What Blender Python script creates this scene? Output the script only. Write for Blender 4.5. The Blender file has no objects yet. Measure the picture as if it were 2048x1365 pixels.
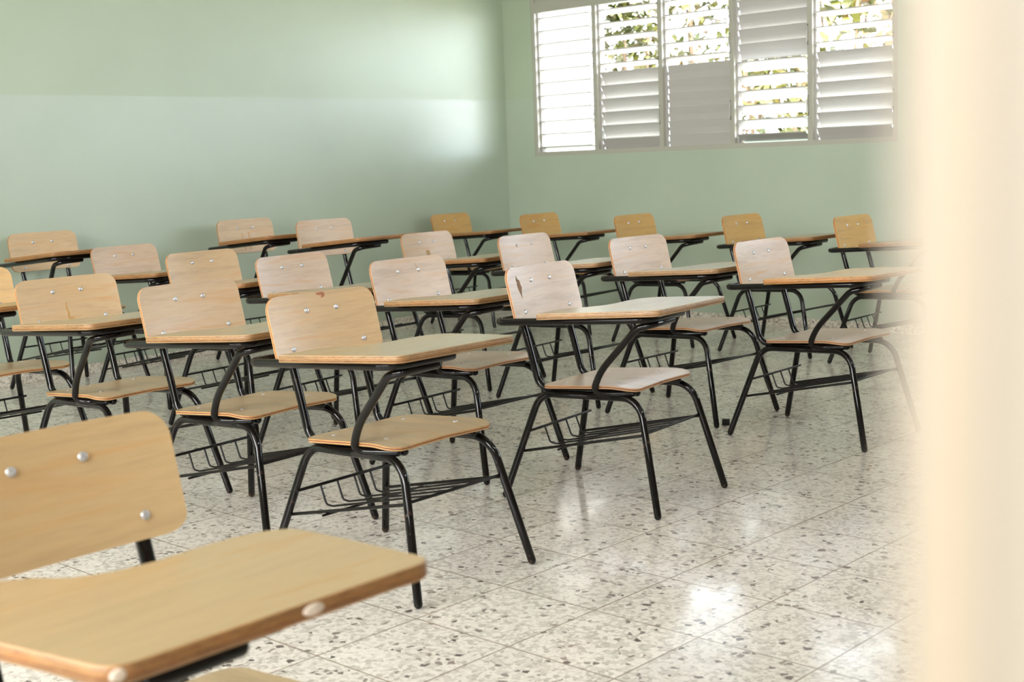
import bpy, bmesh, math, random
from mathutils import Vector, Matrix

random.seed(7)
sc = bpy.context.scene
COL = sc.collection
PI = math.pi

# ------------------------------------------------------------------ helpers
def obj(name, bm, mats, parent=None, smooth=True):
    me = bpy.data.meshes.new(name)
    bm.normal_update()
    bm.to_mesh(me)
    bm.free()
    for m in (mats if isinstance(mats, (list, tuple)) else [mats]):
        me.materials.append(m)
    if smooth:
        for p in me.polygons:
            p.use_smooth = True
    o = bpy.data.objects.new(name, me)
    COL.objects.link(o)
    if parent:
        o.parent = parent
    return o

def thing(name, label, cat, loc=(0, 0, 0), rotz=0.0, group=None, kind=None):
    o = bpy.data.objects.new(name, None)
    o.empty_display_size = 0.1
    COL.objects.link(o)
    o.location = loc
    o.rotation_euler = (0, 0, rotz)
    tag(o, label, cat, group, kind)
    return o

def tag(o, label=None, cat=None, group=None, kind=None):
    if label: o['label'] = label
    if cat: o['category'] = cat
    if group: o['group'] = group
    if kind: o['kind'] = kind
    return o

def add_box(bm, lo, hi, mat=0, bevel=0.0):
    x0, y0, z0 = lo
    x1, y1, z1 = hi
    v = [bm.verts.new(p) for p in ((x0,y0,z0),(x1,y0,z0),(x1,y1,z0),(x0,y1,z0),(x0,y0,z1),(x1,y0,z1),(x1,y1,z1),(x0,y1,z1))]
    fs = [bm.faces.new([v[i] for i in q]) for q in ((3,2,1,0),(4,5,6,7),(0,1,5,4),(1,2,6,5),(2,3,7,6),(3,0,4,7))]
    for f in fs: f.material_index = mat
    if bevel > 0:
        es = list({e for f in fs for e in f.edges})
        bmesh.ops.bevel(bm, geom=es, offset=bevel, segments=2, profile=0.5, affect='EDGES')
    return fs

def box_obj(name, lo, hi, m, parent=None, bevel=0.0):
    bm = bmesh.new()
    add_box(bm, lo, hi, 0, bevel)
    return obj(name, bm, m, parent, smooth=False)

def fillet(pts, rad, n=7):
    pts = [Vector(p) for p in pts]
    if not isinstance(rad, (list, tuple)): rad = [rad] * len(pts)
    out = [pts[0]]
    for i in range(1, len(pts) - 1):
        a, b, c = pts[i-1], pts[i], pts[i+1]
        d1 = (a - b).normalized(); d2 = (c - b).normalized()
        ang = d1.angle(d2)
        if ang > PI - 0.03 or rad[i] <= 0:
            out.append(b); continue
        t = rad[i] / math.tan(ang / 2)
        t = min(t, 0.48 * (a - b).length, 0.48 * (c - b).length)
        r = t * math.tan(ang / 2)
        bis = (d1 + d2).normalized()
        cen = b + bis * (r / math.sin(ang / 2))
        p1 = b + d1 * t; p2 = b + d2 * t
        v1 = p1 - cen; v2 = p2 - cen
        tot = v1.angle(v2)
        ax = v1.cross(v2).normalized()
        for k in range(n + 1):
            out.append(cen + Matrix.Rotation(tot * k / n, 3, ax) @ v1)
    out.append(pts[-1])
    return out

def add_tube(bm, path, r, seg=12, caps=True, mat=0):
    path = [Vector(p) for p in path]
    q = [path[0]]
    for p in path[1:]:
        if (p - q[-1]).length > 1e-5: q.append(p)
    path = q
    n = len(path)
    tang = []
    for i in range(n):
        t = path[min(i+1, n-1)] - path[max(i-1, 0)]
        tang.append(t.normalized())
    up = Vector((0, 0, 1)) if abs(tang[0].z) < 0.9 else Vector((1, 0, 0))
    nrm = (up - tang[0] * up.dot(tang[0])).normalized()
    spec = []
    if caps:
        for a in (80, 55, 28):
            s = math.radians(a)
            spec.append((path[0] - tang[0] * r * math.sin(s), tang[0], r * math.cos(s)))
    for p, t in zip(path, tang): spec.append((p, t, r))
    if caps:
        for a in (28, 55, 80):
            s = math.radians(a)
            spec.append((path[-1] + tang[-1] * r * math.sin(s), tang[-1], r * math.cos(s)))
    rings = []
    for p, t, rr in spec:
        nrm = (nrm - t * nrm.dot(t)).normalized()
        bn = t.cross(nrm)
        rings.append([bm.verts.new(p + (nrm * math.cos(2*PI*k/seg) + bn * math.sin(2*PI*k/seg)) * rr) for k in range(seg)])
    for a, b in zip(rings, rings[1:]):
        for k in range(seg):
            f = bm.faces.new((a[k], a[(k+1) % seg], b[(k+1) % seg], b[k]))
            f.material_index = mat
    f = bm.faces.new(list(reversed(rings[0]))); f.material_index = mat
    f = bm.faces.new(rings[-1]); f.material_index = mat

def tube_obj(name, path, r, m, parent, seg=12, caps=True):
    bm = bmesh.new()
    add_tube(bm, path, r, seg, caps)
    return obj(name, bm, m, parent)

def round_poly(pts, rads, n=6):
    """closed 2-D outline with rounded corners"""
    P = [Vector((p[0], p[1], 0)) for p in pts]
    out = []
    N = len(P)
    for i in range(N):
        a, b, c = P[i-1], P[i], P[(i+1) % N]
        r = rads[i]
        d1 = (a - b).normalized(); d2 = (c - b).normalized()
        ang = d1.angle(d2)
        if r <= 0 or ang > PI - 0.05:
            out.append((b.x, b.y)); continue
        t = min(r / math.tan(ang/2), 0.45 * (a-b).length, 0.45 * (c-b).length)
        r = t * math.tan(ang/2)
        cen = b + (d1+d2).normalized() * (r / math.sin(ang/2))
        v1 = b + d1*t - cen; v2 = b + d2*t - cen
        tot = v1.angle(v2); sg = 1 if v1.cross(v2).z > 0 else -1
        for k in range(n+1):
            w = Matrix.Rotation(sg*tot*k/n, 3, 'Z') @ v1
            out.append((cen.x + w.x, cen.y + w.y))
    return out

def set_ply(bm, val):
    lay = bm.verts.layers.float.get('ply') or bm.verts.layers.float.new('ply')
    for v, x in val.items(): v[lay] = x

# ------------------------------------------------------------------ materials
def new_mat(name):
    m = bpy.data.materials.new(name)
    m.use_nodes = True
    nt = m.node_tree
    return m, nt, nt.nodes['Principled BSDF']

def N(nt, typ, **kw):
    n = nt.nodes.new(typ)
    for k, v in kw.items(): setattr(n, k, v)
    return n

def ramp(nt, stops, interp='LINEAR'):
    r = N(nt, 'ShaderNodeValToRGB')
    r.color_ramp.interpolation = interp
    el = r.color_ramp.elements
    while len(el) < len(stops): el.new(0.5)
    for e, (p, c) in zip(el, stops):
        e.position = p
        e.color = (c[0], c[1], c[2], 1) if not isinstance(c, (int, float)) else (c, c, c, 1)
    return r

def mix(nt, fac, a, b, mode='MIX'):
    n = N(nt, 'ShaderNodeMix', data_type='RGBA', blend_type=mode)
    for s, v in ((n.inputs[0], fac), (n.inputs[6], a), (n.inputs[7], b)):
        if hasattr(v, 'node'): nt.links.new(v, s)
        elif isinstance(v, (int, float)): s.default_value = v if s.type == 'VALUE' else (v, v, v, 1)
        else: s.default_value = (v[0], v[1], v[2], 1)
    return n.outputs[2]

def math_n(nt, op, a, b=None, c=None):
    n = N(nt, 'ShaderNodeMath', operation=op)
    for s, v in zip(n.inputs, (a, b, c)):
        if v is None: continue
        if hasattr(v, 'node'): nt.links.new(v, s)
        else: s.default_value = v
    return n.outputs[0]

def simple(name, col, rough=0.5, metal=0.0, spec=0.5):
    m, nt, b = new_mat(name)
    b.inputs['Base Color'].default_value = (*col, 1)
    b.inputs['Roughness'].default_value = rough
    b.inputs['Metallic'].default_value = metal
    b.inputs['Specular IOR Level'].default_value = spec
    return m

def wood(name, axis_scale, rough=0.3, spec=0.5, edge=False, contrast=0.14):
    """veneer whose tint comes from the object's own colour; grain runs along the un-stretched axis"""
    m, nt, b = new_mat(name)
    L = nt.links
    tc = N(nt, 'ShaderNodeTexCoord')
    inf = N(nt, 'ShaderNodeObjectInfo')
    mp = N(nt, 'ShaderNodeMapping')
    mp.inputs['Scale'].default_value = axis_scale
    off = N(nt, 'ShaderNodeCombineXYZ')
    r = math_n(nt, 'MULTIPLY', inf.outputs['Random'], 40.0)
    for i in range(3): L.new(r, off.inputs[i])
    L.new(tc.outputs['Object'], mp.inputs['Vector'])
    L.new(off.outputs[0], mp.inputs['Location'])
    nz = N(nt, 'ShaderNodeTexNoise')
    nz.inputs['Scale'].default_value = 1.0
    nz.inputs['Detail'].default_value = 4
    nz.inputs['Distortion'].default_value = 0.6
    L.new(mp.outputs[0], nz.inputs['Vector'])
    fine = N(nt, 'ShaderNodeTexNoise')
    fine.inputs['Scale'].default_value = 6.0
    fine.inputs['Detail'].default_value = 2
    L.new(mp.outputs[0], fine.inputs['Vector'])
    g = math_n(nt, 'ADD', math_n(nt, 'MULTIPLY', nz.outputs['Fac'], 0.7), math_n(nt, 'MULTIPLY', fine.outputs['Fac'], 0.3))
    rp = ramp(nt, [(0.34, 1 - contrast * 2.0), (0.5, 1.0 - contrast*0.4), (0.66, 1.0 + contrast * 0.5)])
    L.new(g, rp.inputs[0])
    col = mix(nt, 1.0, inf.outputs['Color'], rp.outputs[0], 'MULTIPLY')
    # warm darker streaks
    rp2 = ramp(nt, [(0.55, (1, 1, 1)), (0.72, (0.93, 0.80, 0.66))])
    L.new(nz.outputs['Fac'], rp2.inputs[0])
    col = mix(nt, 1.0, col, rp2.outputs[0], 'MULTIPLY')
    if edge:
        at = N(nt, 'ShaderNodeAttribute', attribute_name='ply')
        st = ramp(nt, edge, 'CONSTANT')
        wob = math_n(nt, 'MULTIPLY', math_n(nt, 'SUBTRACT', fine.outputs['Fac'], 0.5), 0.16)
        L.new(math_n(nt, 'ADD', at.outputs['Fac'], wob), st.inputs[0])
        col = mix(nt, 1.0, col, st.outputs[0], 'MULTIPLY')
    L.new(col, b.inputs['Base Color'])
    b.inputs['Roughness'].default_value = rough
    b.inputs['Specular IOR Level'].default_value = spec
    bp = N(nt, 'ShaderNodeBump')
    bp.inputs['Strength'].default_value = 0.05
    bp.inputs['Distance'].default_value = 0.002
    L.new(g, bp.inputs['Height'])
    L.new(bp.outputs[0], b.inputs['Normal'])
    return m

PLY5 = [(0.0, (0.92, 0.68, 0.46)), (0.2, (0.42, 0.20, 0.10)), (0.34, (0.90, 0.64, 0.42)), (0.48, (0.55, 0.29, 0.14)), (0.58, (0.95, 0.70, 0.48)), (0.74, (0.40, 0.20, 0.11)), (0.84, (0.95, 0.72, 0.52))]
PLY3 = [(0.0, (1.0, 0.78, 0.55)), (0.38, (0.30, 0.08, 0.05)), (0.62, (1.0, 0.74, 0.50))]
M_BACK = wood('veneer_backrest', (20, 2.2, 26), rough=0.26, contrast=0.09)
M_BACK_EDGE = wood('plywood_edge_backrest', (20, 3, 22), rough=0.5, edge=PLY3)
M_SEAT = wood('veneer_seat', (3, 22, 10), rough=0.3)
M_SEAT_EDGE = wood('plywood_edge_seat', (3, 22, 10), rough=0.5, edge=PLY3)
M_TAB = wood('laminate_tablet', (22, 2.5, 10), rough=0.24, contrast=0.06)
M_TAB_EDGE = wood('plywood_edge_tablet', (9, 9, 60), rough=0.5, edge=PLY5)

def black_metal():
    m, nt, b = new_mat('black_enamel_tube')
    L = nt.links
    tc = N(nt, 'ShaderNodeTexCoord')
    nz = N(nt, 'ShaderNodeTexNoise')
    nz.inputs['Scale'].default_value = 55; nz.inputs['Detail'].default_value = 5; nz.inputs['Roughness'].default_value = 0.7
    L.new(tc.outputs['Object'], nz.inputs['Vector'])
    big = N(nt, 'ShaderNodeTexNoise')
    big.inputs['Scale'].default_value = 7
    L.new(tc.outputs['Object'], big.inputs['Vector'])
    s = math_n(nt, 'MULTIPLY', nz.outputs['Fac'], big.outputs['Fac'])
    rp = ramp(nt, [(0.355, (0.004, 0.0032, 0.003)), (0.40, (0.045, 0.020, 0.010))])
    L.new(s, rp.inputs[0])
    L.new(rp.outputs[0], b.inputs['Base Color'])
    rr = ramp(nt, [(0.34, 0.075), (0.42, 0.5)])
    L.new(s, rr.inputs[0])
    L.new(rr.outputs[0], b.inputs['Roughness'])
    b.inputs['Specular IOR Level'].default_value = 0.34
    return m
M_BLACK = black_metal()
M_WIRE = simple('black_enamel_wire', (0.005, 0.004, 0.0035), 0.3, 0, 0.25)
M_BOLT = simple('zinc_bolt', (0.62, 0.62, 0.64), 0.25, 0.7)
M_RUBBER = simple('black_rubber', (0.012, 0.011, 0.011), 0.7)
M_TAPE = simple('yellowed_tape', (0.50, 0.29, 0.10), 0.25)
M_PEEL = simple('peeled_veneer', (0.24, 0.13, 0.06), 0.7)
M_STAIN = simple('brown_stain', (0.36, 0.21, 0.08), 0.5)
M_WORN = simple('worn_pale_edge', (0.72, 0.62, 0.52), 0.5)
M_RED = simple('red_smudge', (0.36, 0.13, 0.06), 0.6)

def paint(name, col, rough, spec=0.5, blot=0.06, coat=None):
    m, nt, b = new_mat(name)
    if coat:
        b.inputs['Coat Weight'].default_value, b.inputs['Coat Roughness'].default_value = coat
        b.inputs['Coat IOR'].default_value = 1.6
    L = nt.links
    tc = N(nt, 'ShaderNodeTexCoord')
    nz = N(nt, 'ShaderNodeTexNoise')
    nz.inputs['Scale'].default_value = 1.3; nz.inputs['Detail'].default_value = 3
    L.new(tc.outputs['Object'], nz.inputs['Vector'])
    rp = ramp(nt, [(0.3, 1 - blot), (0.7, 1 + blot * 0.5)])
    L.new(nz.outputs['Fac'], rp.inputs[0])
    L.new(mix(nt, 1.0, col, rp.outputs[0], 'MULTIPLY'), b.inputs['Base Color'])
    b.inputs['Roughness'].default_value = rough
    b.inputs['Specular IOR Level'].default_value = spec
    nb = N(nt, 'ShaderNodeTexNoise')
    nb.inputs['Scale'].default_value = 9; nb.inputs['Detail'].default_value = 4
    L.new(tc.outputs['Object'], nb.inputs['Vector'])
    bp = N(nt, 'ShaderNodeBump')
    bp.inputs['Strength'].default_value = 0.12; bp.inputs['Distance'].default_value = 0.004
    L.new(nb.outputs['Fac'], bp.inputs['Height'])
    L.new(bp.outputs[0], b.inputs['Normal'])
    return m
WALLC = (0.40, 0.472, 0.350)
M_WALL_UP = paint('mint_wall_paint_upper', WALLC, 0.5, 0.4, coat=(0.75, 0.46))
M_WALL_LOW = paint('mint_wall_paint_glossy', (0.40, 0.472, 0.372), 0.45, 0.5, coat=(1.0, 0.40))
M_CEIL = paint('white_ceiling_paint', (0.78, 0.77, 0.72), 0.8, 0.2)
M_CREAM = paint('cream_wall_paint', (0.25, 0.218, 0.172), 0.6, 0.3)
M_TAN = simple('tan_arris', (0.29, 0.235, 0.168), 0.6)
M_FRAME = simple('cream_window_enamel', (0.42, 0.41, 0.35), 0.4)
M_SLAT = simple('white_louver_enamel', (0.47, 0.455, 0.43), 0.4)
M_SCREW = simple('dark_screw_head', (0.02, 0.02, 0.02), 0.5)

def terrazzo(name, tiles=True, base=(0.63, 0.595, 0.545), rough=0.10):
    m, nt, b = new_mat(name)
    L = nt.links
    tc = N(nt, 'ShaderNodeTexCoord')
    vec = tc.outputs['Object']
    wp = N(nt, 'ShaderNodeTexNoise')
    wp.inputs['Scale'].default_value = 60; wp.inputs['Detail'].default_value = 2
    L.new(vec, wp.inputs['Vector'])
    warp = N(nt, 'ShaderNodeVectorMath', operation='MULTIPLY_ADD')
    L.new(wp.outputs['Color'], warp.inputs[0])
    warp.inputs[1].default_value = (0.012, 0.012, 0.012)
    L.new(vec, warp.inputs[2])
    def chips(scale, seed):
        mp = N(nt, 'ShaderNodeMapping')
        mp.inputs['Location'].default_value = (seed, seed * 1.7, seed * 0.3)
        L.new(warp.outputs[0], mp.inputs['Vector'])
        v = N(nt, 'ShaderNodeTexVoronoi')
        v.inputs['Scale'].default_value = scale
        L.new(mp.outputs[0], v.inputs['Vector'])
        sep = N(nt, 'ShaderNodeSeparateColor')
        L.new(v.outputs['Color'], sep.inputs[0])
        ve = N(nt, 'ShaderNodeTexVoronoi', feature='DISTANCE_TO_EDGE')
        ve.inputs['Scale'].default_value = scale
        L.new(mp.outputs[0], ve.inputs['Vector'])
        return ve.outputs['Distance'], sep.outputs[0], sep.outputs[1]
    # cement ground
    nz = N(nt, 'ShaderNodeTexNoise')
    nz.inputs['Scale'].default_value = 1.6; nz.inputs['Detail'].default_value = 4
    L.new(vec, nz.inputs['Vector'])
    rp = ramp(nt, [(0.3, 0.90), (0.7, 1.06)])
    L.new(nz.outputs['Fac'], rp.inputs[0])
    col = mix(nt, 1.0, base, rp.outputs[0], 'MULTIPLY')
    # small pale and mid chips
    d, r1, r2 = chips(78, 3.1)
    pale = math_n(nt, 'MULTIPLY', math_n(nt, 'GREATER_THAN', r1, 0.50), math_n(nt, 'GREATER_THAN', d, 0.05))
    col = mix(nt, math_n(nt, 'MULTIPLY', pale, 0.7), col, (0.82, 0.79, 0.73))
    mid = math_n(nt, 'MULTIPLY', math_n(nt, 'LESS_THAN', r1, 0.27), math_n(nt, 'GREATER_THAN', d, 0.07))
    col = mix(nt, math_n(nt, 'MULTIPLY', mid, 0.6), col, (0.40, 0.365, 0.32))
    d, r1, r2 = chips(50, 9.7)
    pale = math_n(nt, 'MULTIPLY', math_n(nt, 'GREATER_THAN', r1, 0.80), math_n(nt, 'GREATER_THAN', d, 0.07))
    col = mix(nt, math_n(nt, 'MULTIPLY', pale, 0.6), col, (0.80, 0.76, 0.70))
    dark = math_n(nt, 'MULTIPLY', math_n(nt, 'LESS_THAN', r1, 0.085), math_n(nt, 'GREATER_THAN', d, 0.12))
    dcol = mix(nt, r2, (0.07, 0.055, 0.052), (0.32, 0.27, 0.25))
    col = mix(nt, math_n(nt, 'MULTIPLY', dark, 0.92), col, dcol)
    if tiles:
        sx = N(nt, 'ShaderNodeSeparateXYZ')
        L.new(vec, sx.inputs[0])
        g = None
        for i in (0, 1):
            a = math_n(nt, 'MULTIPLY', sx.outputs[i], 3.0)
            fr = math_n(nt, 'ABSOLUTE', math_n(nt, 'SUBTRACT', math_n(nt, 'FRACT', math_n(nt, 'ADD', a, 0.5)), 0.5))
            lt = math_n(nt, 'LESS_THAN', fr, 0.0085)
            g = lt if g is None else math_n(nt, 'MAXIMUM', g, lt)
        col = mix(nt, math_n(nt, 'MULTIPLY', g, 0.75), col, (0.25, 0.19, 0.14))
        # tile to tile shade
        fl = N(nt, 'ShaderNodeVectorMath', operation='FLOOR')
        sc3 = N(nt, 'ShaderNodeVectorMath', operation='SCALE')
        sc3.inputs['Scale'].default_value = 3.0
        L.new(vec, sc3.inputs[0]); L.new(sc3.outputs[0], fl.inputs[0])
        wn = N(nt, 'ShaderNodeTexWhiteNoise', noise_dimensions='2D')
        L.new(fl.outputs[0], wn.inputs['Vector'])
        tr = ramp(nt, [(0, 0.93), (1, 1.05)])
        L.new(wn.outputs['Value'], tr.inputs[0])
        col = mix(nt, 1.0, col, tr.outputs[0], 'MULTIPLY')
    L.new(col, b.inputs['Base Color'])
    # worn polish: fine scratches break up the gloss
    mpr = N(nt, 'ShaderNodeTexNoise')
    mpr.inputs['Scale'].default_value = 5; mpr.inputs['Detail'].default_value = 5
    L.new(vec, mpr.inputs['Vector'])
    rr = ramp(nt, [(0.35, rough), (0.65, rough + 0.14)])
    L.new(mpr.outputs['Fac'], rr.inputs[0])
    L.new(rr.outputs[0], b.inputs['Roughness'])
    b.inputs['Specular IOR Level'].default_value = 0.75
    sv = N(nt, 'ShaderNodeTexVoronoi', feature='DISTANCE_TO_EDGE')
    sv.inputs['Scale'].default_value = 34
    sw = N(nt, 'ShaderNodeVectorMath', operation='MULTIPLY_ADD')
    L.new(mpr.outputs['Color'], sw.inputs[0]); sw.inputs[1].default_value = (0.3, 0.3, 0.3); L.new(vec, sw.inputs[2])
    L.new(sw.outputs[0], sv.inputs['Vector'])
    bp = N(nt, 'ShaderNodeBump')
    bp.inputs['Strength'].default_value = 0.025; bp.inputs['Distance'].default_value = 0.002
    L.new(sv.outputs['Distance'], bp.inputs['Height'])
    L.new(bp.outputs[0], b.inputs['Normal'])
    return m
M_FLOOR = terrazzo('terrazzo_floor_tiles')
M_BASE = terrazzo('terrazzo_baseboard', tiles=False, base=(0.50, 0.44, 0.36), rough=0.4)
M_GROUND = paint('pale_concrete_ground', (0.46, 0.42, 0.36), 0.9, 0.2, 0.2)
M_HOUSE = paint('white_house_paint', (0.30, 0.297, 0.285), 0.8, 0.2)

def leaf_mat(name, c1, c2):
    m, nt, b = new_mat(name)
    L = nt.links
    g = N(nt, 'ShaderNodeNewGeometry')
    rp = ramp(nt, [(0.0, c1), (0.75, c2), (1.0, (0.12, 0.065, 0.03))])
    L.new(g.outputs['Random Per Island'], rp.inputs[0])
    L.new(rp.outputs[0], b.inputs['Base Color'])
    b.inputs['Roughness'].default_value = 0.45
    return m
M_LEAF = leaf_mat('shrub_leaves', (0.03, 0.045, 0.010), (0.15, 0.145, 0.030))
M_BANANA = leaf_mat('broad_yellow_green_leaves', (0.10, 0.12, 0.02), (0.20, 0.19, 0.035))
M_BARK = simple('grey_brown_bark', (0.16, 0.11, 0.07), 0.9)

# ------------------------------------------------------------------ room shell (kind = structure)
XL, YB, XR, YF, ZC = -4.865, 5.589, 2.42, -4.6, 3.05
LINE = 1.678                                  # paint line on the walls
def struct(o, label): return tag(o, label, None, None, 'structure')

struct(box_obj('floor', (XL-0.2, YF-0.2, -0.12), (XR+0.15, YB+0.2, 0.0), M_FLOOR), 'pale speckled terrazzo tile floor under the tablet chairs')
struct(box_obj('ceiling', (XL-0.2, YF-0.2, ZC), (XR+0.15, YB+0.25, ZC+0.15), M_CEIL), 'white ceiling over the classroom')

def wall_with_holes(name, axis, a0, a1, face, back, holes, label, split=LINE, mats=None):
    """wall spanning a0..a1 along axis ('x' or 'y'), between planes face and back; holes = (s0, s1, z0, z1)"""
    mats = mats or [M_WALL_LOW, M_WALL_UP]
    bm = bmesh.new()
    ss = sorted({a0, a1, *[h[0] for h in holes], *[h[1] for h in holes]})
    zs = sorted({0.0, ZC, split, *[h[2] for h in holes], *[h[3] for h in holes]})
    lo, hi = min(face, back), max(face, back)
    for s0, s1 in zip(ss, ss[1:]):
        for z0, z1 in zip(zs, zs[1:]):
            c, z = (s0+s1)/2, (z0+z1)/2
            if any(h[0] < c < h[1] and h[2] < z < h[3] for h in holes): continue
            mi = 0 if z < split else 1
            if axis == 'x': add_box(bm, (s0, lo, z0), (s1, hi, z1), mi)
            else: add_box(bm, (lo, s0, z0), (hi, s1, z1), mi)
    bmesh.ops.remove_doubles(bm, verts=bm.verts, dist=1e-5)
    # drop the inner faces shared by neighbouring blocks
    seen = {}
    for f in bm.faces:
        seen.setdefault(tuple(sorted(v.index for v in f.verts)), []).append(f)
    bm.verts.index_update()
    seen = {}
    for f in bm.faces: seen.setdefault(tuple(sorted(v.index for v in f.verts)), []).append(f)
    dead = [f for fs in seen.values() if len(fs) > 1 for f in fs]
    bmesh.ops.delete(bm, geom=dead, context='FACES_ONLY')
    return struct(obj(name, bm, mats, smooth=False), label)

WIN = (-4.565, -1.475, 1.222, 2.80)           # the louver window seen in the photo
WIN2 = (-0.95, 2.14, 1.222, 2.80)
wall_with_holes('wall_left', 'y', YF-0.2, YB+0.2, XL, XL-0.16, [], 'plain mint green wall with a faint paint line, beside the window wall')
wall_with_holes('wall_back', 'x', XL, XR+0.15, YB, YB+0.16, [WIN, WIN2], 'mint green wall below and around the white louver windows')
wall_with_holes('wall_front', 'x', XL, XR+0.15, YF, YF-0.16, [(-3.3, -1.2, 1.5, 3.0), (-0.9, 2.2, 1.5, 3.0)], 'mint green wall with unseen openings added for fill light behind the viewpoint')  # openings are added out of view to let in fill light
DOOR = (-3.25, None, 0.0, 2.25)

# ------------------------------------------------------------------ camera (solved from tiles, chairs and window)
CAM = Vector((2.51305, -2.25368, 1.18554))
RR = ((0.7300110282612687, 0.682412211606141, -0.037382777688939856),
      (-0.06457806158804547, 0.12332935055611122, 0.9902623618278836),
      (-0.6803775220996471, 0.7204883376864772, -0.13410064384379689))
cd = bpy.data.cameras.new('camera')
cam = bpy.data.objects.new('camera', cd)
COL.objects.link(cam)
mw = Matrix(((RR[0][0], RR[1][0], -RR[2][0], CAM.x), (RR[0][1], RR[1][1], -RR[2][1], CAM.y), (RR[0][2], RR[1][2], -RR[2][2], CAM.z), (0, 0, 0, 1)))
cam.matrix_world = mw
cd.sensor_fit = 'HORIZONTAL'
cd.sensor_width = 36.0
cd.lens = 2644.876 * 36.0 / 2048.0
cd.clip_start = 0.02
cd.clip_end = 200
cd.dof.use_dof = True
cd.dof.focus_distance = 4.8
cd.dof.aperture_fstop = cd.lens / 8.5
sc.camera = cam

# door jamb close to the camera: the wall end at the doorway the camera stands in
JX, JY = CAM.x - 0.4690 * 0.158, CAM.y + 0.9182 * 0.158
wall_with_holes('wall_right', 'y', YF-0.2, YB+0.2, JX, JX+0.16,
                [(-3.35, JY, -1, 2.25), (4.1, 5.56, 1.3, 2.6), (0.4, 2.6, 2.4, 2.95)],  # last, high opening is added to light the floor and chair backs
                'cream plastered wall end at the doorway, blurred and filling the picture edge', mats=[M_CREAM, M_CREAM])

for nm, lo, hi, lb in (
    ('baseboard_left', (XL, YF, 0), (XL+0.012, YB, 0.06), 'speckled terrazzo baseboard along the plain green wall'),
    ('baseboard_back', (XL+0.012, YB-0.012, 0), (JX, YB, 0.06), 'speckled terrazzo baseboard under the louver window wall')):
    struct(box_obj(nm, lo, hi, M_BASE, bevel=0.003), lb)

# rounded, tan arris of the wall end
bm = bmesh.new()
prof = [(JX + 0.0075 - 0.0075*math.sin(a), JY + 0.0075 - 0.0075*math.cos(a)) for a in [PI/2*k/8 for k in range(9)]]
prof = [(JX + 0.010, JY - 0.0005)] + [(x_ - 0.0005, y_ - 0.0005) for x_, y_ in prof] + [(JX - 0.0005, JY + 0.010), (JX + 0.010, JY + 0.010)]
lo_ = [bm.verts.new((x_, y_, 0)) for x_, y_ in prof]; hi_ = [bm.verts.new((x_, y_, 2.25)) for x_, y_ in prof]
for i in range(len(prof)):
    bm.faces.new((lo_[i], lo_[(i+1) % len(prof)], hi_[(i+1) % len(prof)], hi_[i]))
bm.faces.new(lo_); bm.faces.new(hi_)
bmesh.ops.recalc_face_normals(bm, faces=bm.faces)
struct(obj('wall_end_arris', bm, M_TAN, smooth=False), 'tan arris on the cream wall end at the doorway')
# unseen roof and walls added outside the door to cut the sky light
struct(box_obj('shade_roof', (JX+0.16, YF-0.2, 2.62), (JX+2.6, 7.2, 2.75), M_CEIL), 'unseen roof added outside the door to shade the wall end')
struct(box_obj('shade_wall', (JX+2.45, YF-0.2, 0), (JX+2.6, 0.4, 2.62), M_CREAM), 'unseen cream wall added outside the door to cut the sky light')
struct(box_obj('shade_wall_low', (JX+2.45, 0.4, 0), (JX+2.6, 7.2, 1.9), M_CREAM), 'unseen low cream wall added beyond the door to dim the side window')
struct(box_obj('shade_wall_end', (JX+0.16, YF-0.3, 0), (JX+2.6, YF-0.2, 2.0), M_CREAM), 'unseen cream end wall added outside the door to shade the wall end')

# ------------------------------------------------------------------ louver windows
PITCH, ZTOP, NB = 0.0987, 2.282, 11
def blades_mesh(x0, x1, ks, ang, y):
    bm = bmesh.new()
    ch, th = 0.113, 0.0035
    c, s = math.cos(math.radians(ang)), math.sin(math.radians(ang))
    prof = []
    for t, o in ((-0.5, 0.0), (-0.42, 0.0), (0.0, 0.0025), (0.42, 0.0), (0.5, -0.004)):
        prof.append((t * ch, o))
    pts = [(u, o + th/2 + (0.0045 if u == prof[0][0] else 0)) for u, o in prof] + [(u, o - th/2) for u, o in reversed(prof)]
    for k in ks:
        zc = ZTOP - 0.012 - PITCH * k
        # u < 0 is the room side, which is the raised edge
        loop = [(y + u * c + o * s, zc - u * s + o * c) for u, o in pts]
        a = [bm.verts.new((x0, yy, zz)) for yy, zz in loop]
        b = [bm.verts.new((x1, yy, zz)) for yy, zz in loop]
        n = len(loop)
        for i in range(n):
            bm.faces.new((a[i], a[(i+1) % n], b[(i+1) % n], b[i]))
        bm.faces.new(list(reversed(a))); bm.faces.new(b)
        # little pivot brackets at both ends
        for xx in (x0 - 0.004, x1 + 0.001):
            add_box(bm, (xx, y - 0.02 * c - 0.004, zc - 0.012), (xx + 0.003, y + 0.02 * c + 0.004, zc + 0.012))
    bmesh.ops.recalc_face_normals(bm, faces=bm.faces)
    return bm

def lever(parent, x, z, yfront):
    bm = bmesh.new()
    add_tube(bm, fillet([(x, yfront - 0.004, z + 0.045), (x + 0.004, yfront - 0.022, z + 0.02), (x + 0.002, yfront - 0.024, z - 0.05)], 0.012, 4), 0.0035, 8)
    lv = obj('louver_lever', bm, M_SLAT, parent)
    lv['label'] = 'white louver lever'
    for dz in (0.058, -0.052, -0.066):
        bm = bmesh.new()
        add_tube(bm, [(x, yfront + 0.001, z + dz), (x, yfront - 0.003, z + dz)], 0.0042, 8, caps=False)
        obj('screw', bm, M_SCREW, lv, smooth=False)

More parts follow.
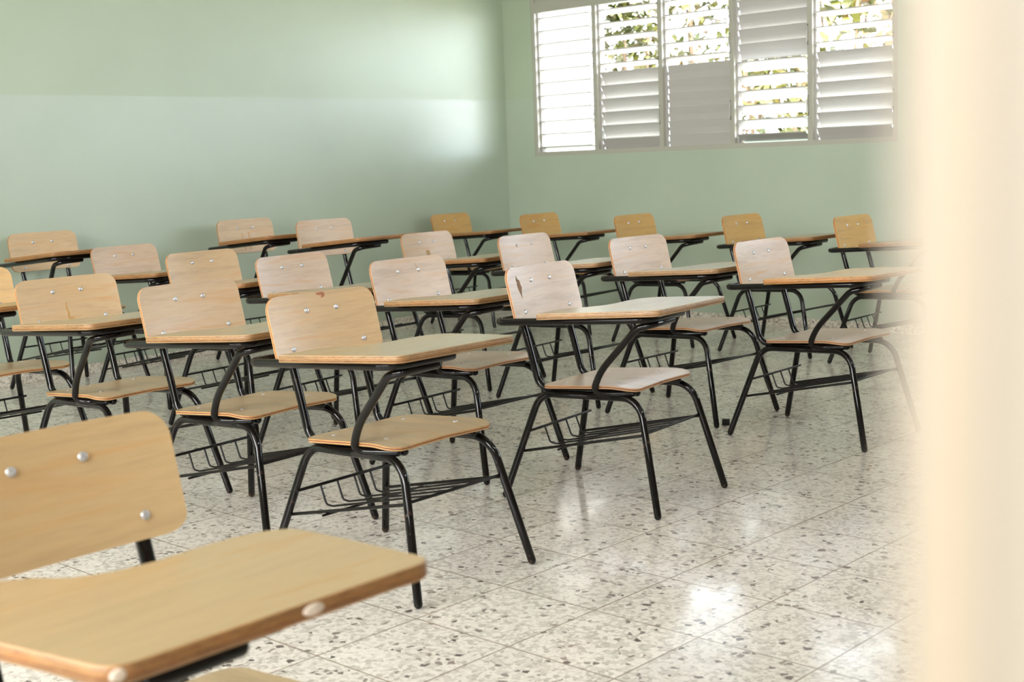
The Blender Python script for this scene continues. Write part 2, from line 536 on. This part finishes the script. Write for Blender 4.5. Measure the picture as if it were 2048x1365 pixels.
def louver_window(name, x0, x1, bays, label):
    root = struct(thing(name, label, 'window', ((x0+x1)/2, YB, WIN[2])), label)
    del root['category']
    ox, oy, oz = root.location
    def put(o):
        o.location = (-ox, -oy, -oz)
        return o
    yf, yb_ = YB + 0.004, YB + 0.085
    bm = bmesh.new()
    z0, z1 = WIN[2], WIN[3]
    add_box(bm, (x0, yf, z0), (x1, yb_, z0 + 0.034))
    add_box(bm, (x0, yf, z1 - 0.035), (x1, yb_, z1))
    add_box(bm, (x0, yf, z0 + 0.034), (x0 + 0.036, yb_, z1 - 0.035))
    add_box(bm, (x1 - 0.036, yf, z0 + 0.034), (x1, yb_, z1 - 0.035))
    put(obj('window_frame', bm, M_FRAME, root, smooth=False))
    put(box_obj('transom_rail', (x0 + 0.036, yf + 0.001, 2.325), (x1 - 0.036, yb_, 2.402), M_FRAME, root))
    put(box_obj('transom_panel', (x0 + 0.036, yf + 0.012, 2.402), (x1 - 0.036, yb_ - 0.03, z1 - 0.035), M_FRAME, root))
    n = len(bays)
    mull = [x0 + 0.018 + (x1 - x0 - 0.036) * i / n for i in range(n + 1)]
    for i in range(1, n):
        put(box_obj('mullion', (mull[i] - 0.019, yf + 0.0005, z0 + 0.034), (mull[i] + 0.019, yb_, 2.325), M_FRAME, root))
    for i, (a_up, a_dn) in enumerate(bays):
        xa, xb = mull[i] + 0.019, mull[i+1] - 0.019
        # side channels holding the pivots
        bm = bmesh.new()
        for q in (xa, xb - 0.014): add_box(bm, (q, yf + 0.03, z0 + 0.034), (q + 0.014, yf + 0.07, 2.325))
        put(obj('louver_channel', bm, M_SLAT, root, smooth=False))
        for ks, ang, zl in ((range(0, 5), a_up, 1.95), (range(5, 11), a_dn, 1.49)):
            p = put(obj('louver_panel', blades_mesh(xa + 0.018, xb - 0.018, ks, ang, yf + 0.05), M_SLAT, root, smooth=False))
            p['label'] = 'closed louver blades' if ang > 55 else 'open louver blades'
            lever(p, xb + 0.006, zl, yf)
    return root
BAYS = [(9, 9), (10, 63), (10, 84), (74, 31), (9, 62)]
louver_window('window_1', WIN[0], WIN[1], BAYS, 'white louver window with five bays of open and closed blades above the green wall')
louver_window('window_2', WIN2[0], WIN2[1], [(11, 11), (11, 20), (30, 20), (40, 20), (50, 30)], 'white louver window beyond the cream door edge, hidden from the doorway')

# ------------------------------------------------------------------ tablet-arm chair
S = 1 / 0.9
T1 = dict(l=.311, wr=.235, wf=.239, bt=(-.295, .816), bb=(-.2485, .622), w=.212, curve=.013, b1=(.059, .764), b2=(.141, .658),
          tz=(.684, .709), tx0=-.066, k=1.0, zs=0.0)
T2 = dict(l=.335, wr=.240, wf=.242, bt=(-.2926, .888), bb=(-.254, .672), w=.2125, curve=.010, b1=(.059, .832), b2=(.138, .692),
          tz=(.765, .806), tx0=-.072, k=1.05, zs=0.035)
RT = 0.0125                                   # tube radius

def back_x(T, y, z):
    (xt, zt), (xb, zb) = T['bt'], T['bb']
    return xb + (xt - xb) * (z - zb) / (zt - zb) - T['curve'] * (1 - (y / T['w'])**2)

def backrest_mesh(T):
    w, r, th = T['w'], 0.045, 0.011
    z1, z0 = T['bt'][1], T['bb'][1]
    ys = []
    for k in range(9):
        a = PI/2 * k / 8
        ys.append(-w + r * (1 - math.cos(a)))
    mid = [-w + r + (2*w - 2*r) * k / 12 for k in range(1, 12)]
    ys = ys + mid + [-y for y in reversed(ys)]
    bm = bmesh.new()
    rows = 8
    lay = bm.verts.layers.float.new('ply')
    F, B = [], []
    for y in ys:
        d = max(0.0, abs(y) - (w - r))
        cut = r - math.sqrt(max(0.0, r*r - d*d))
        cutb = cut * 0.6
        cf, cb = [], []
        for i in range(rows + 1):
            z = (z0 + cutb) + (z1 - cut - z0 - cutb) * i / rows
            x = back_x(T, y, z)
            v = bm.verts.new((x, y, z)); v[lay] = 1.0; cf.append(v)
            v = bm.verts.new((x - th, y, z - th*0.24)); v[lay] = 0.0; cb.append(v)
        F.append(cf); B.append(cb)
    for i in range(len(ys) - 1):
        for j in range(rows):
            bm.faces.new((F[i][j], F[i+1][j], F[i+1][j+1], F[i][j+1]))
            bm.faces.new((B[i][j], B[i][j+1], B[i+1][j+1], B[i+1][j]))
        for j in (0, rows):
            f = bm.faces.new((F[i][j], B[i][j], B[i+1][j], F[i+1][j])); f.material_index = 1
    for i in (0, len(ys) - 1):
        for j in range(rows):
            f = bm.faces.new((F[i][j], F[i][j+1], B[i][j+1], B[i][j])); f.material_index = 1
    bmesh.ops.recalc_face_normals(bm, faces=bm.faces)
    for f in bm.faces: f.smooth = f.material_index == 0
    for e in bm.edges:
        if len(e.link_faces) == 2 and e.link_faces[0].material_index != e.link_faces[1].material_index: e.smooth = False
    return bm

def seat_z(x, y, zs):
    z = 0.414 + zs + 0.062 * (x + 0.15)
    if x > 0.11: z -= 0.9 * (x - 0.11)**2 * (1.0 + 0.5*abs(y)/0.2)
    z -= 0.004 * (1 - (y/0.21)**2) * max(0, 1 - abs(x - 0.0) / 0.2)
    return z

def seat_mesh(T):
    x0, x1 = -0.165, 0.215
    th, zs = 0.011, T['zs']
    bm = bmesh.new()
    lay = bm.verts.layers.float.new('ply')
    r = 0.05
    ws = 0.212
    ys = [-ws + r * (1 - math.cos(PI/2 * k / 7)) for k in range(8)]
    ys = ys + [-ws + r + (2*ws - 2*r) * k / 10 for k in range(1, 10)] + [-y for y in reversed(ys)]
    rows = 14
    F, B = [], []
    for y in ys:
        d = max(0.0, abs(y) - (ws - r))
        cut = r - math.sqrt(max(0.0, r*r - d*d))
        cf, cb = [], []
        for i in range(rows + 1):
            x = (x0 + cut * 0.8) + (x1 - cut - x0 - cut * 0.8) * i / rows
            z = seat_z(x, y, zs)
            v = bm.verts.new((x, y, z)); v[lay] = 1.0; cf.append(v)
            v = bm.verts.new((x, y, z - th)); v[lay] = 0.0; cb.append(v)
        F.append(cf); B.append(cb)
    for i in range(len(ys) - 1):
        for j in range(rows):
            bm.faces.new((F[i][j], F[i][j+1], F[i+1][j+1], F[i+1][j]))
            bm.faces.new((B[i][j], B[i+1][j], B[i+1][j+1], B[i][j+1]))
        for j in (0, rows):
            f = bm.faces.new((F[i][j], B[i][j], B[i+1][j], F[i+1][j])); f.material_index = 1
    for i in (0, len(ys) - 1):
        for j in range(rows):
            f = bm.faces.new((F[i][j], F[i][j+1], B[i][j+1], B[i][j])); f.material_index = 1
    bmesh.ops.recalc_face_normals(bm, faces=bm.faces)
    for e in bm.edges:
        if len(e.link_faces) == 2 and e.link_faces[0].material_index != e.link_faces[1].material_index: e.smooth = False
    return bm

TABLET = [(-.066, -.364), (.386, -.337), (.402, .088), (.385, .108), (.215, .130), (.092, .142), (.058, .10), (.050, .03), (.056, -.06),
          (.048, -.115), (.020, -.160), (-.03, -.182), (-.063, -.215)]
TABR = [.008, .035, .03, .03, .2, .045, .05, .1, .1, .08, .08, .06, .04]
def tab_z(T, x): return T['tz'][0] + (T['tz'][1] - T['tz'][0]) * (x + 0.066) / 0.452
def tablet_mesh(T):
    bm = bmesh.new()
    lay = bm.verts.layers.float.new('ply')
    th = 0.021
    k = T['k']
    out = [(x * k if x > 0 else x, y * (k if y > 0 else 1.0)) for x, y in round_poly(TABLET, TABR)]
    bev = 0.0022
    n = len(out)
    def ring(inset, z, ply):
        vs = []
        for i, (x, y) in enumerate(out):
            a = Vector(out[i-1]); b = Vector((x, y)); c = Vector(out[(i+1) % n])
            t = (c - a).normalized(); nr = Vector((-t.y, t.x))     # left of travel = inside (counter-clockwise)
            p = b + nr * inset
            v = bm.verts.new((p.x, p.y, tab_z(T, p.x) + z)); v[lay] = ply; vs.append(v)
        return vs
    area = sum(out[i-1][0]*out[i][1] - out[i][0]*out[i-1][1] for i in range(n))
    if area < 0: out.reverse()
    rings = [ring(bev, 0, 1.0), ring(0, -bev, 0.92), ring(0, -th + bev, 0.08), ring(bev, -th, 0.0)]
    for a, b in zip(rings, rings[1:]):
        for i in range(n):
            f = bm.faces.new((a[i], b[i], b[(i+1) % n], a[(i+1) % n])); f.material_index = 1
    bm.faces.new(rings[0]).material_index = 0
    f = bm.faces.new(list(reversed(rings[-1]))); f.material_index = 1
    bmesh.ops.recalc_face_normals(bm, faces=bm.faces)
    for e in bm.edges:
        if len(e.link_faces) == 2 and e.link_faces[0].material_index != e.link_faces[1].material_index: e.smooth = False
    return bm

def bolt_mesh(pos, nrm, r=0.0085):
    bm = bmesh.new()
    nrm = Vector(nrm).normalized()
    rot = nrm.to_track_quat('Z', 'Y').to_matrix()
    seg = 14
    prev = None
    for rad, h in ((r, -0.001), (r, 0.0012), (r*0.86, 0.0030), (r*0.55, 0.0042), (r*0.22, 0.0046), (r*0.2, 0.0034)):
        ringv = [bm.verts.new(Vector(pos) + rot @ Vector((rad*math.cos(2*PI*i/seg), rad*math.sin(2*PI*i/seg), h))) for i in range(seg)]
        if prev:
            for i in range(seg): bm.faces.new((prev[i], prev[(i+1) % seg], ringv[(i+1) % seg], ringv[i]))
        else: bm.faces.new(list(reversed(ringv)))
        prev = ringv
    bm.faces.new(prev)
    return bm

def build_chair(T, name='tablet_chair'):
    root = thing(name, 'chair', 'chair')
    zs = T['zs']
    bk = obj('backrest', backrest_mesh(T), [M_BACK, M_BACK_EDGE], root)
    slope = (T['bt'][0] - T['bb'][0]) / (T['bt'][1] - T['bb'][1])
    for yy, zz in (T['b1'], T['b2']):
        for s in (-1, 1):
            obj('bolt', bolt_mesh((back_x(T, s*yy, zz), s*yy, zz), (1, 0, -slope)), M_BOLT, bk)
    st = obj('seat', seat_mesh(T), [M_SEAT, M_SEAT_EDGE], root)
    for xx in (-0.105, 0.115):
        for s in (-1, 1):
            obj('bolt', bolt_mesh((xx, s*0.141, seat_z(xx, 0.141, zs) - 0.0015), (0, 0, 1), 0.0075), M_BOLT, st)
    obj('writing_tablet', tablet_mesh(T), [M_TAB, M_TAB_EDGE], root)
    # back frame: inverted U behind the backrest, bent forward into two rails under the seat
    y0 = 0.141
    zr0, zr1 = 0.3905 + zs, 0.4045 + zs
    ztop = T['b1'][1]
    xtop = back_x(T, 0, ztop) - 0.011 - RT - 0.002
    xup = back_x(T, y0, T['b2'][1]) - 0.011 - RT - 0.001
    xlow = -0.243 if zs == 0 else -0.246
    half = lambda s: [(0.185, s*y0, zr1 - 0.004), (-0.12, s*y0, zr0 - 0.002), (-0.213, s*y0, zr0 - 0.004), (xlow, s*y0, 0.50 + zs), (xup, s*y0, T['b2'][1]), (xtop, s*y0, ztop)]
    path = fillet(half(-1) + list(reversed(half(1))), [0, 0, .075, 0.3, .3, .075, .075, .3, .3, .075, 0, 0])
    tube_obj('back_frame', path, RT, M_BLACK, root)
    # legs: two inverted U side frames, each made of a rear and a front leg
    l, wr, wf = T['l'], T['wr'], T['wf']
    ztr, ztf = 0.374 + zs, 0.388 + zs
    for s in (-1, 1):
        foot_r, foot_f = Vector((-l, s*wr, RT)), Vector((l, s*wf, RT))
        top_r = Vector((-l + 0.295*ztr, s*(wr - 0.205*ztr), ztr))
        top_f = Vector((l - 0.243*ztf, s*(wf - 0.155*ztf), ztf))
        mid = (top_r + top_f) / 2
        tube_obj('leg', fillet([foot_r, top_r, mid], [0, .075, 0]), RT, M_BLACK, root)
        tube_obj('leg', fillet([mid, top_f, foot_f], [0, .085, 0]), RT, M_BLACK, root)
    # arm rail under the tablet, wrapping round behind the backrest to the upright
    def rz(x): return tab_z(T, x) - 0.021 - RT
    k = T['k']
    xr = back_x(T, 0.15, rz(-0.28)) - 0.026
    rail = [(xr - 0.002, -0.150, rz(-0.28)), (xr - 0.004, -0.292, rz(-0.29)), (0.322*k, -0.300, rz(0.322*k)), (0.330*k, -0.085, rz(0.330*k))]
    tube_obj('arm_rail', fillet(rail, [0, .045, .06, 0]), RT, M_BLACK, root)
    # brace from the seat rail up to the front of the rail
    zb = lambda x: rz(x) - 0.021
    br = [(0.185, -0.167, 0.403 + zs), (0.110, -0.180, 0.398 + zs), (0.055, -0.214, 0.402 + zs), (0.095, -0.226, 0.480 + zs),
          (0.262*k, -0.262, zb(0.262*k) - 0.010), (0.314*k, -0.256, zb(0.314*k)), (0.322*k, -0.135, zb(0.322*k) + 0.004)]
    tube_obj('tablet_brace', fillet(br, [0, .06, .045, .3, .06, .05, 0]), RT * 0.95, M_BLACK, root)
    # book basket: two side bars, cross bars and bent wires
    def leg_pt(rear, s, z):
        if rear: return Vector((-l + 0.295*z, s*(wr - 0.205*z), z))
        return Vector((l - 0.243*z, s*(wf - 0.155*z), z))
    bm = bmesh.new()
    for s in (-1, 1):
        add_tube(bm, [leg_pt(True, s, .168) + Vector((.006, -s*.008, 0)), leg_pt(False, s, .268) + Vector((-.006, -s*.008, 0))], .005, 8)
    a, c = leg_pt(True, -1, .243), leg_pt(True, 1, .248)
    add_tube(bm, [a + Vector((.012, -.004, 0)), c + Vector((.014, .016, 0))], .005, 8)
    b1, d1 = leg_pt(False, -1, .272), leg_pt(False, 1, .272)
    add_tube(bm, [b1 + Vector((-.006, 0, 0)), d1 + Vector((-.006, 0, 0))], .005, 8)
    xm = -0.10
    zm = .168 + (.268 - .168) * (xm + 0.255) / 0.50 - 0.009
    add_tube(bm, [(xm, -.205, zm), (xm, .205, zm)], .004, 8)
    bk_ = obj('book_basket', bm, M_WIRE, root)
    for yy in (-.102, -.035, .035, .102):
        xw = -l + 0.295*.245 + 0.014
        p = [(xw, yy, .243), (xw + .022, yy, .186), (xw + .05, yy, .184), (0.0, yy, .222), (0.238, yy, .274)]
        tube_obj('basket_wire', fillet(p, [0, .014, .03, .2, 0], 4), .0032, M_WIRE, bk_, seg=8)
    return root

def kids(o): return [c for c in bpy.data.objects if c.parent == o]
CH = {}
def snapshot(o): return [(c, snapshot(c)) for c in kids(o)]
def dup(root, tree, loc, rz):
    r = root.copy(); COL.objects.link(r)
    r.location = loc; r.rotation_euler = (0, 0, rz)
    def rec(par, tr):
        for ch, sub in tr:
            c = ch.copy(); COL.objects.link(c); c.parent = par
            rec(c, sub)
    rec(r, tree)
    return r

HONEY, PALE, TWO, ORANGE = (0.60, 0.37, 0.135), (0.56, 0.415, 0.30), (0.57, 0.395, 0.22), (0.64, 0.46, 0.25)
SEATC, SEATP = (0.45, 0.335, 0.195), (0.47, 0.36, 0.26)
DESK, DESKW, DESKO = (0.39, 0.325, 0.21), (0.46, 0.41, 0.315), (0.40, 0.285, 0.15)
G1, G2, G3, G4, G5 = ('tablet chairs in the nearest row', 'tablet chairs in the second row', 'tablet chairs in the third row', 'tablet chairs in the fourth row', 'tablet chairs in the back row by the windows')
# key: type, x, y, yaw, back tint, seat tint, tablet tint, group, label
CHAIRS = [
 ('FG', 1, .9688, -1.3128, .0476, ORANGE, SEATC, DESKO, G1, 'large blurred honey wood tablet chair nearest the viewer, cut off by the frame corner'),
 ('M', 1, -.3723, .2822, .0394, (.59, .415, .235), SEATC, DESK, G2, 'honey tablet chair with a reddish smudge on the top edge of its backrest'),
 ('N', 1, -.3963, 1.3338, .1249, PALE, SEATP, DESKW, G3, 'pale tablet chair with a dark peeled patch on the upper corner of its backrest'),
 ('O', 1, -.3020, 2.6219, .0182, PALE, SEATP, (.55, .38, .18), G4, 'pale tablet chair half veiled by the cream door edge, black rubber cap near its foot'),
 ('P', 1, -1.0440, 2.7096, -.0134, PALE, SEATP, DESKW, G4, 'pale tablet chair with a bluish shining tablet, next to the half-veiled chair'),
 ('Q', 1, -1.7957, 2.7594, .0798, PALE, SEATP, DESKW, G4, 'pale chair half hidden right behind the backrest that has the dark peeled patch'),
 ('R', 1, -1.1828, 1.3819, .0411, PALE, SEATP, DESK, G3, 'pale pinkish tablet chair with light scuffs, between the red-smudged and peeled-patch backrests'),
 ('S', 1, -1.9230, 1.3796, .1012, PALE, SEATP, DESK, G3, 'pale chair whose tablet disappears behind the red-smudged backrest'),
 ('T', 1, -1.1281, .3233, .0925, (.57, .415, .265), SEATC, DESK, G2, 'pinkish tablet chair between the tape-marked chair and the red-smudged chair'),
 ('U', 1, -1.8721, .2570, .0504, (.57, .40, .225), SEATC, DESK, G2, 'honey tablet chair with old tape marks in mid backrest, beside the cut-off chair'),
 ('V', 1, -2.7616, .2416, -.0125, HONEY, SEATC, DESKO, G2, 'honey chair cut off by the frame, only its backrest corner, tablet and seat showing'),
 ('W', 2, -4.3927, 1.4708, .0330, TWO, SEATC, DESKO, G3, 'taller chair against the green wall, its dark tablet edge crossing all four bolts level'),
 ('X', 1, -3.6396, 1.5666, .1068, (.57, .42, .30), SEATC, DESKO, G3, 'pale pink chair beside the taller one against the green wall, behind the tape-marked chair'),
 ('Y', 1, -2.6610, 1.4001, .0818, TWO, SEATC, DESKO, G3, 'two-tone chair, pale to honey, seen above the pinkish chair in front of it'),
 ('Z', 2, -4.2833, 2.7900, -.0037, (.57, .41, .255), SEATC, DESKO, G4, 'taller chair by the green wall with brown tape strips hanging under its top bolts'),
 ('AA', 2, -3.4565, 2.7788, .0196, (.56, .405, .27), SEATC, DESKO, G4, 'taller chair beside the tape-stripped one, its long tablet reaching the brown-stained chair'),
 ('AB', 1, -2.5871, 2.8224, .0938, (.55, .40, .27), SEATC, DESKO, G4, 'pale chair with a small brown stain in the middle of its backrest'),
 ('AC', 1, -4.4175, 4.7829, .0616, HONEY, SEATC, DESKO, G5, 'small honey chair in the room corner where both green walls meet'),
 ('AD', 1, -3.5104, 4.7778, .0500, HONEY, SEATC, DESKO, G5, 'small honey back-row chair next to the corner chair, under the first window bay'),
 ('AE', 1, -2.5564, 4.6385, .0213, HONEY, SEATC, DESKO, G5, 'middle honey chair of the back row, under the second window mullion'),
 ('AF', 1, -1.7091, 4.6107, .0024, HONEY, SEATC, DESKO, G5, 'honey back-row chair with its lower half hidden by the half-veiled chair'),
 ('AG', 1, -.9065, 4.5107, .0043, HONEY, SEATC, DESKO, G5, 'honey back-row chair last before the cream door edge, its tablet fading into the blur'),
]
protos = {}
for key, ty, x, y, rz, cb, cs_, ct, grp, lab in CHAIRS:
    if ty not in protos:
        r = build_chair(T1 if ty == 1 else T2)
        protos[ty] = (r, snapshot(r))
        r.location = (x, y, 0); r.rotation_euler = (0, 0, rz)
    else:
        r = dup(protos[ty][0], protos[ty][1], (x, y, 0), rz)
    r['label'] = lab; r['group'] = grp
    CH[key] = (r, ty)
allkids = {}
for o in bpy.data.objects:
    if o.parent: allkids.setdefault(o.parent.name, []).append(o)
for key, ty, x, y, rz, cb, cs_, ct, grp, lab in CHAIRS:
    r = CH[key][0]
    for c in allkids[r.name]:
        base = c.name.split('.')[0]
        if base == 'backrest': c.color = (*cb, 1); CH[key] = (r, ty, c)
        elif base == 'seat': c.color = (*cs_, 1)
        elif base == 'writing_tablet': c.color = (*ct, 1)

# marks on single backrests (thin patches lying on the veneer)
def patch(key, name, m, outline, label):
    r, ty, bk = CH[key]
    T = T1 if ty == 1 else T2
    bm = bmesh.new()
    top = [bm.verts.new((back_x(T, y, z) + 0.0009, y, z)) for y, z in outline]
    bot = [bm.verts.new((back_x(T, y, z) - 0.0004, y, z)) for y, z in outline]
    bm.faces.new(top); bm.faces.new(list(reversed(bot)))
    n = len(top)
    for i in range(n): bm.faces.new((top[i], bot[i], bot[(i+1) % n], top[(i+1) % n]))
    bmesh.ops.recalc_face_normals(bm, faces=bm.faces)
    o = obj(name, bm, m, bk, smooth=False)
    o['label'] = label
patch('N', 'peeled_patch', M_PEEL, [(-.150, .786), (-.146, .776), (-.135, .768), (-.133, .755), (-.128, .744), (-.136, .727), (-.140, .708), (-.146, .724), (-.153, .742), (-.156, .757), (-.151, .764), (-.156, .771)], 'dark peeled veneer patch')
patch('M', 'smudge', M_RED, [(-.010, .812), (.018, .814), (.026, .808), (.022, .799), (.008, .796), (.014, .803), (-.004, .806)], 'reddish smudge')
patch('U', 'tape_mark', M_TAPE, [(-.018, .700), (-.013, .724), (-.010, .722), (-.012, .700), (-.006, .676), (-.010, .660), (-.016, .664), (-.014, .684)], 'yellowed tape mark')
patch('U', 'tape_mark', M_TAPE, [(-.014, .662), (.006, .664), (.012, .652), (.002, .640), (-.008, .646), (-.016, .634), (-.012, .650)], 'yellowed tape mark')
patch('Z', 'tape_strip', M_TAPE, [(-.035, .800), (-.028, .802), (-.022, .762), (-.016, .690), (-.022, .688), (-.028, .750)], 'brown tape strip')
patch('Z', 'tape_strip', M_TAPE, [(.018, .802), (.026, .800), (.030, .760), (.026, .690), (.018, .692), (.022, .752)], 'brown tape strip')
patch('AB', 'stain', M_STAIN, [(-.018, .716), (.004, .718), (.010, .700), (.004, .676), (-.014, .678), (-.020, .698)], 'small brown stain')
patch('R', 'scuff', M_STAIN, [(.048, .790), (.052, .784), (.066, .752), (.064, .750), (.054, .770)], 'thin brown scuff')

# worn pale spots on the front edge of the nearest tablet
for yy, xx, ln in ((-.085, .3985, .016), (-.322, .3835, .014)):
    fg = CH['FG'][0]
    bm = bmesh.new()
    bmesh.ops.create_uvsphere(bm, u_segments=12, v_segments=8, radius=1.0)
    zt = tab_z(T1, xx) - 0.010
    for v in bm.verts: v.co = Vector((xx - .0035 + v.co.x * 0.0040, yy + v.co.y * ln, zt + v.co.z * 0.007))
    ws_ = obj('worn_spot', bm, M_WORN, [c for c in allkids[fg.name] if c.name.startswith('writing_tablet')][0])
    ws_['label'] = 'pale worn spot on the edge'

# loose rubber cap on the floor near the rear foot of the half-veiled chair
bm = bmesh.new()
add_tube(bm, fillet([(-0.018, 0, 0.0145), (0.014, 0, 0.0145)], 0), 0.0145, 14, caps=False)
cap = obj('rubber_cap', bm, M_RUBBER)
cap.location = (-0.741, 2.549, 0); cap.rotation_euler = (0, 0, 0.5)
tag(cap, 'small black rubber leg cap lying loose on the terrazzo floor', 'rubber cap')

# ------------------------------------------------------------------ outside
struct(box_obj('ground', (-45, -45, -0.35), (45, 45, -0.13), M_GROUND), 'pale sunlit concrete ground outside')
o = thing('white_house', 'white wall of a neighbouring house seen through the first louver bay', 'building', (-9.0, 9.6, -0.13))
hb = box_obj('house_wall', (-5.0, -2.0, 0), (3.30, -1.7, 5.5), M_HOUSE, o)
box_obj('roof_slab', (-5.3, -2.15, 5.5), (3.45, -1.55, 5.62), M_HOUSE, o)

def leaf(bm, p, d, up, L, Wd, mat=0, segs=3):
    d = d.normalized(); side = d.cross(up)
    if side.length < 1e-3: side = Vector((1, 0, 0))
    side.normalize(); nn = side.cross(d).normalized()
    prof = {3: (0.0, 0.85, 1.0, 0.0), 5: (0.1, 0.8, 1.0, 0.95, 0.65, 0.0)}[segs]
    prev = None
    for i, wv in enumerate(prof):
        t = i / segs
        c = p + d * (L * t) - nn * (L * 0.22 * t * t)
        row = [bm.verts.new(c + side * (Wd/2 * wv) + nn * (0.06*Wd*wv)), bm.verts.new(c - side * (Wd/2 * wv) + nn * (0.06*Wd*wv))] if wv > 0.01 else [bm.verts.new(c)]
        if prev:
            if len(prev) == 2 and len(row) == 2: f = bm.faces.new((prev[0], prev[1], row[1], row[0]))
            elif len(prev) == 2: f = bm.faces.new((prev[0], prev[1], row[0]))
            elif len(row) == 2: f = bm.faces.new((prev[0], row[1], row[0]))
            f.material_index = mat
        prev = row

def shrub(name, label, loc, h, rx, ry, n, lsize, z0, seed, grp='shrubs and trees outside the louver window'):
    rnd = random.Random(seed)
    root = thing(name, label, 'shrub', loc, 0, grp)
    bm = bmesh.new()
    for k in range(n):
        th = rnd.uniform(0, 2*PI); rr = rnd.random() ** 0.45
        zz = rnd.uniform(z0, h)
        taper = max(0.15, 1 - max(0, (zz - 0.72*h) / (0.28*h)) * 0.75)
        p = Vector((math.cos(th)*rr*rx*taper, math.sin(th)*rr*ry*taper, zz))
        d = Vector((rnd.uniform(-1, 1), rnd.uniform(-1, 1), rnd.uniform(-0.7, 0.6)))
        L = lsize * rnd.uniform(0.7, 1.35)
        leaf(bm, p, d, Vector((rnd.uniform(-.3, .3), rnd.uniform(-.3, .3), 1)), L, L * rnd.uniform(0.32, 0.5))
    obj('foliage', bm, M_LEAF, root, smooth=False)
    bm = bmesh.new()
    for k in range(5):
        th = 2*PI*k/5 + rnd.uniform(-.4, .4)
        add_tube(bm, [(0.05*math.cos(th), 0.05*math.sin(th), 0), (0.35*rx*math.cos(th), 0.35*ry*math.sin(th), h*0.45), (0.6*rx*math.cos(th), 0.6*ry*math.sin(th), h*0.85)], 0.022, 7)
    obj('stem', bm, M_BARK, root)
    return root
shrub('leafy_shrub', 'leafy green shrub outside behind the second louver bay, beside the white house', (-6.45, 9.2, -.13), 3.0, .70, .8, 2000, .15, .3, 11)
shrub('leafy_shrub', 'dense olive shrub outside behind the third louver bay', (-7.1, 11.5, -.13), 3.7, 1.5, .8, 2600, .17, .3, 12)
shrub('leafy_shrub', 'olive shrub outside showing between the half-open lower blades of the fourth bay', (-4.7, 9.3, -.13), 2.5, .70, .8, 1900, .15, .3, 13)
shrub('leafy_shrub', 'loose green shrub with long leaves outside behind the fifth louver bay', (-6.06, 13.2, -.13), 3.8, 1.05, .8, 900, .28, .3, 14)
rnd = random.Random(5)
bp_ = thing('banana_plant', 'bright yellow-green broad-leaved plant outside behind the fifth louver bay', 'plant', (-3.0, 8.1, -.13), 0, 'shrubs and trees outside the louver window')
for k in range(8):
    bm = bmesh.new()
    a = 2*PI*k/8 + rnd.uniform(-.3, .3)
    leaf(bm, Vector((.05*math.cos(a), .05*math.sin(a), 1.55)), Vector((math.cos(a), math.sin(a), rnd.uniform(.7, 1.7))), Vector((0, 0, 1)), rnd.uniform(.75, 1.0), rnd.uniform(.22, .32), 0, 5)
    obj('leaf', bm, M_BANANA, bp_, smooth=False)
bm = bmesh.new()
add_tube(bm, [(0, 0, 0), (.02, 0, .8), (0, 0, 1.58)], .055, 10)
obj('stem', bm, M_BANANA, bp_)

# ------------------------------------------------------------------ light
SKY_SUN, SKY_NORTH = (1.0, 1.0, 1.0), (0.82, 0.93, 1.06)
w = bpy.data.worlds.new('sky')
sc.world = w
w.use_nodes = True
bg = w.node_tree.nodes['Background']
# hazy bright sky: whiter on the sun's side, bluer and brighter haze on the side the louver windows face
wnt = w.node_tree
wtc = N(wnt, 'ShaderNodeTexCoord')
wsep = N(wnt, 'ShaderNodeSeparateXYZ')
wnt.links.new(wtc.outputs['Generated'], wsep.inputs[0])
wr = ramp(wnt, [(0.30, SKY_SUN), (0.75, SKY_NORTH)])
wnt.links.new(math_n(wnt, 'MULTIPLY_ADD', wsep.outputs[1], 0.5, 0.5), wr.inputs[0])
wnt.links.new(wr.outputs[0], bg.inputs[0])
bg.inputs[1].default_value = 16.0
sd = bpy.data.lights.new('sun', 'SUN')
sd.energy = 6.0
sd.angle = 0.009
sd.color = (1.0, 0.95, 0.86)
so = bpy.data.objects.new('sun', sd)
COL.objects.link(so)
so.rotation_euler = (Vector((0.35, 0.55, -1.0))).to_track_quat('-Z', 'Y').to_euler()

def portal(name, loc, rot, sx, sy):
    d = bpy.data.lights.new(name, 'AREA')
    d.shape = 'RECTANGLE'; d.size = sx; d.size_y = sy
    d.cycles.is_portal = True
    o = bpy.data.objects.new(name, d)
    COL.objects.link(o)
    o.location = loc; o.rotation_euler = rot
    return o
for wn in (WIN, WIN2):
    portal('opening_portal', ((wn[0]+wn[1])/2, YB+.17, 1.78), (-PI/2, 0, 0), 3.05, 1.1)
portal('opening_portal', (-2.25, YF-.17, 2.25), (PI/2, 0, 0), 2.1, 1.5)  # this and the next: added front openings
portal('opening_portal', (.65, YF-.17, 2.25), (PI/2, 0, 0), 3.1, 1.5)
portal('opening_portal', (JX+.17, 4.83, 1.95), (0, PI/2, 0), 1.3, 1.46)
portal('opening_portal', (JX+.17, 1.5, 2.675), (0, PI/2, 0), .55, 2.2)  # added high opening
portal('door_portal', (JX+.17, (JY-3.35)/2, 1.12), (0, PI/2, 0), 2.25, 1.28)

sc.view_settings.view_transform = 'Standard'
sc.view_settings.look = 'None'
sc.view_settings.gamma = 1.0
sc.view_settings.use_curve_mapping = False
sc.view_settings.exposure = 0.52
cy = sc.cycles
cy.use_denoising = True
try: cy.denoiser = 'OPENIMAGEDENOISE'
except Exception: pass
cy.max_bounces = 12
cy.diffuse_bounces = 7
cy.glossy_bounces = 4
cy.sample_clamp_indirect = 6.0
cy.caustics_reflective = False
cy.caustics_refractive = False
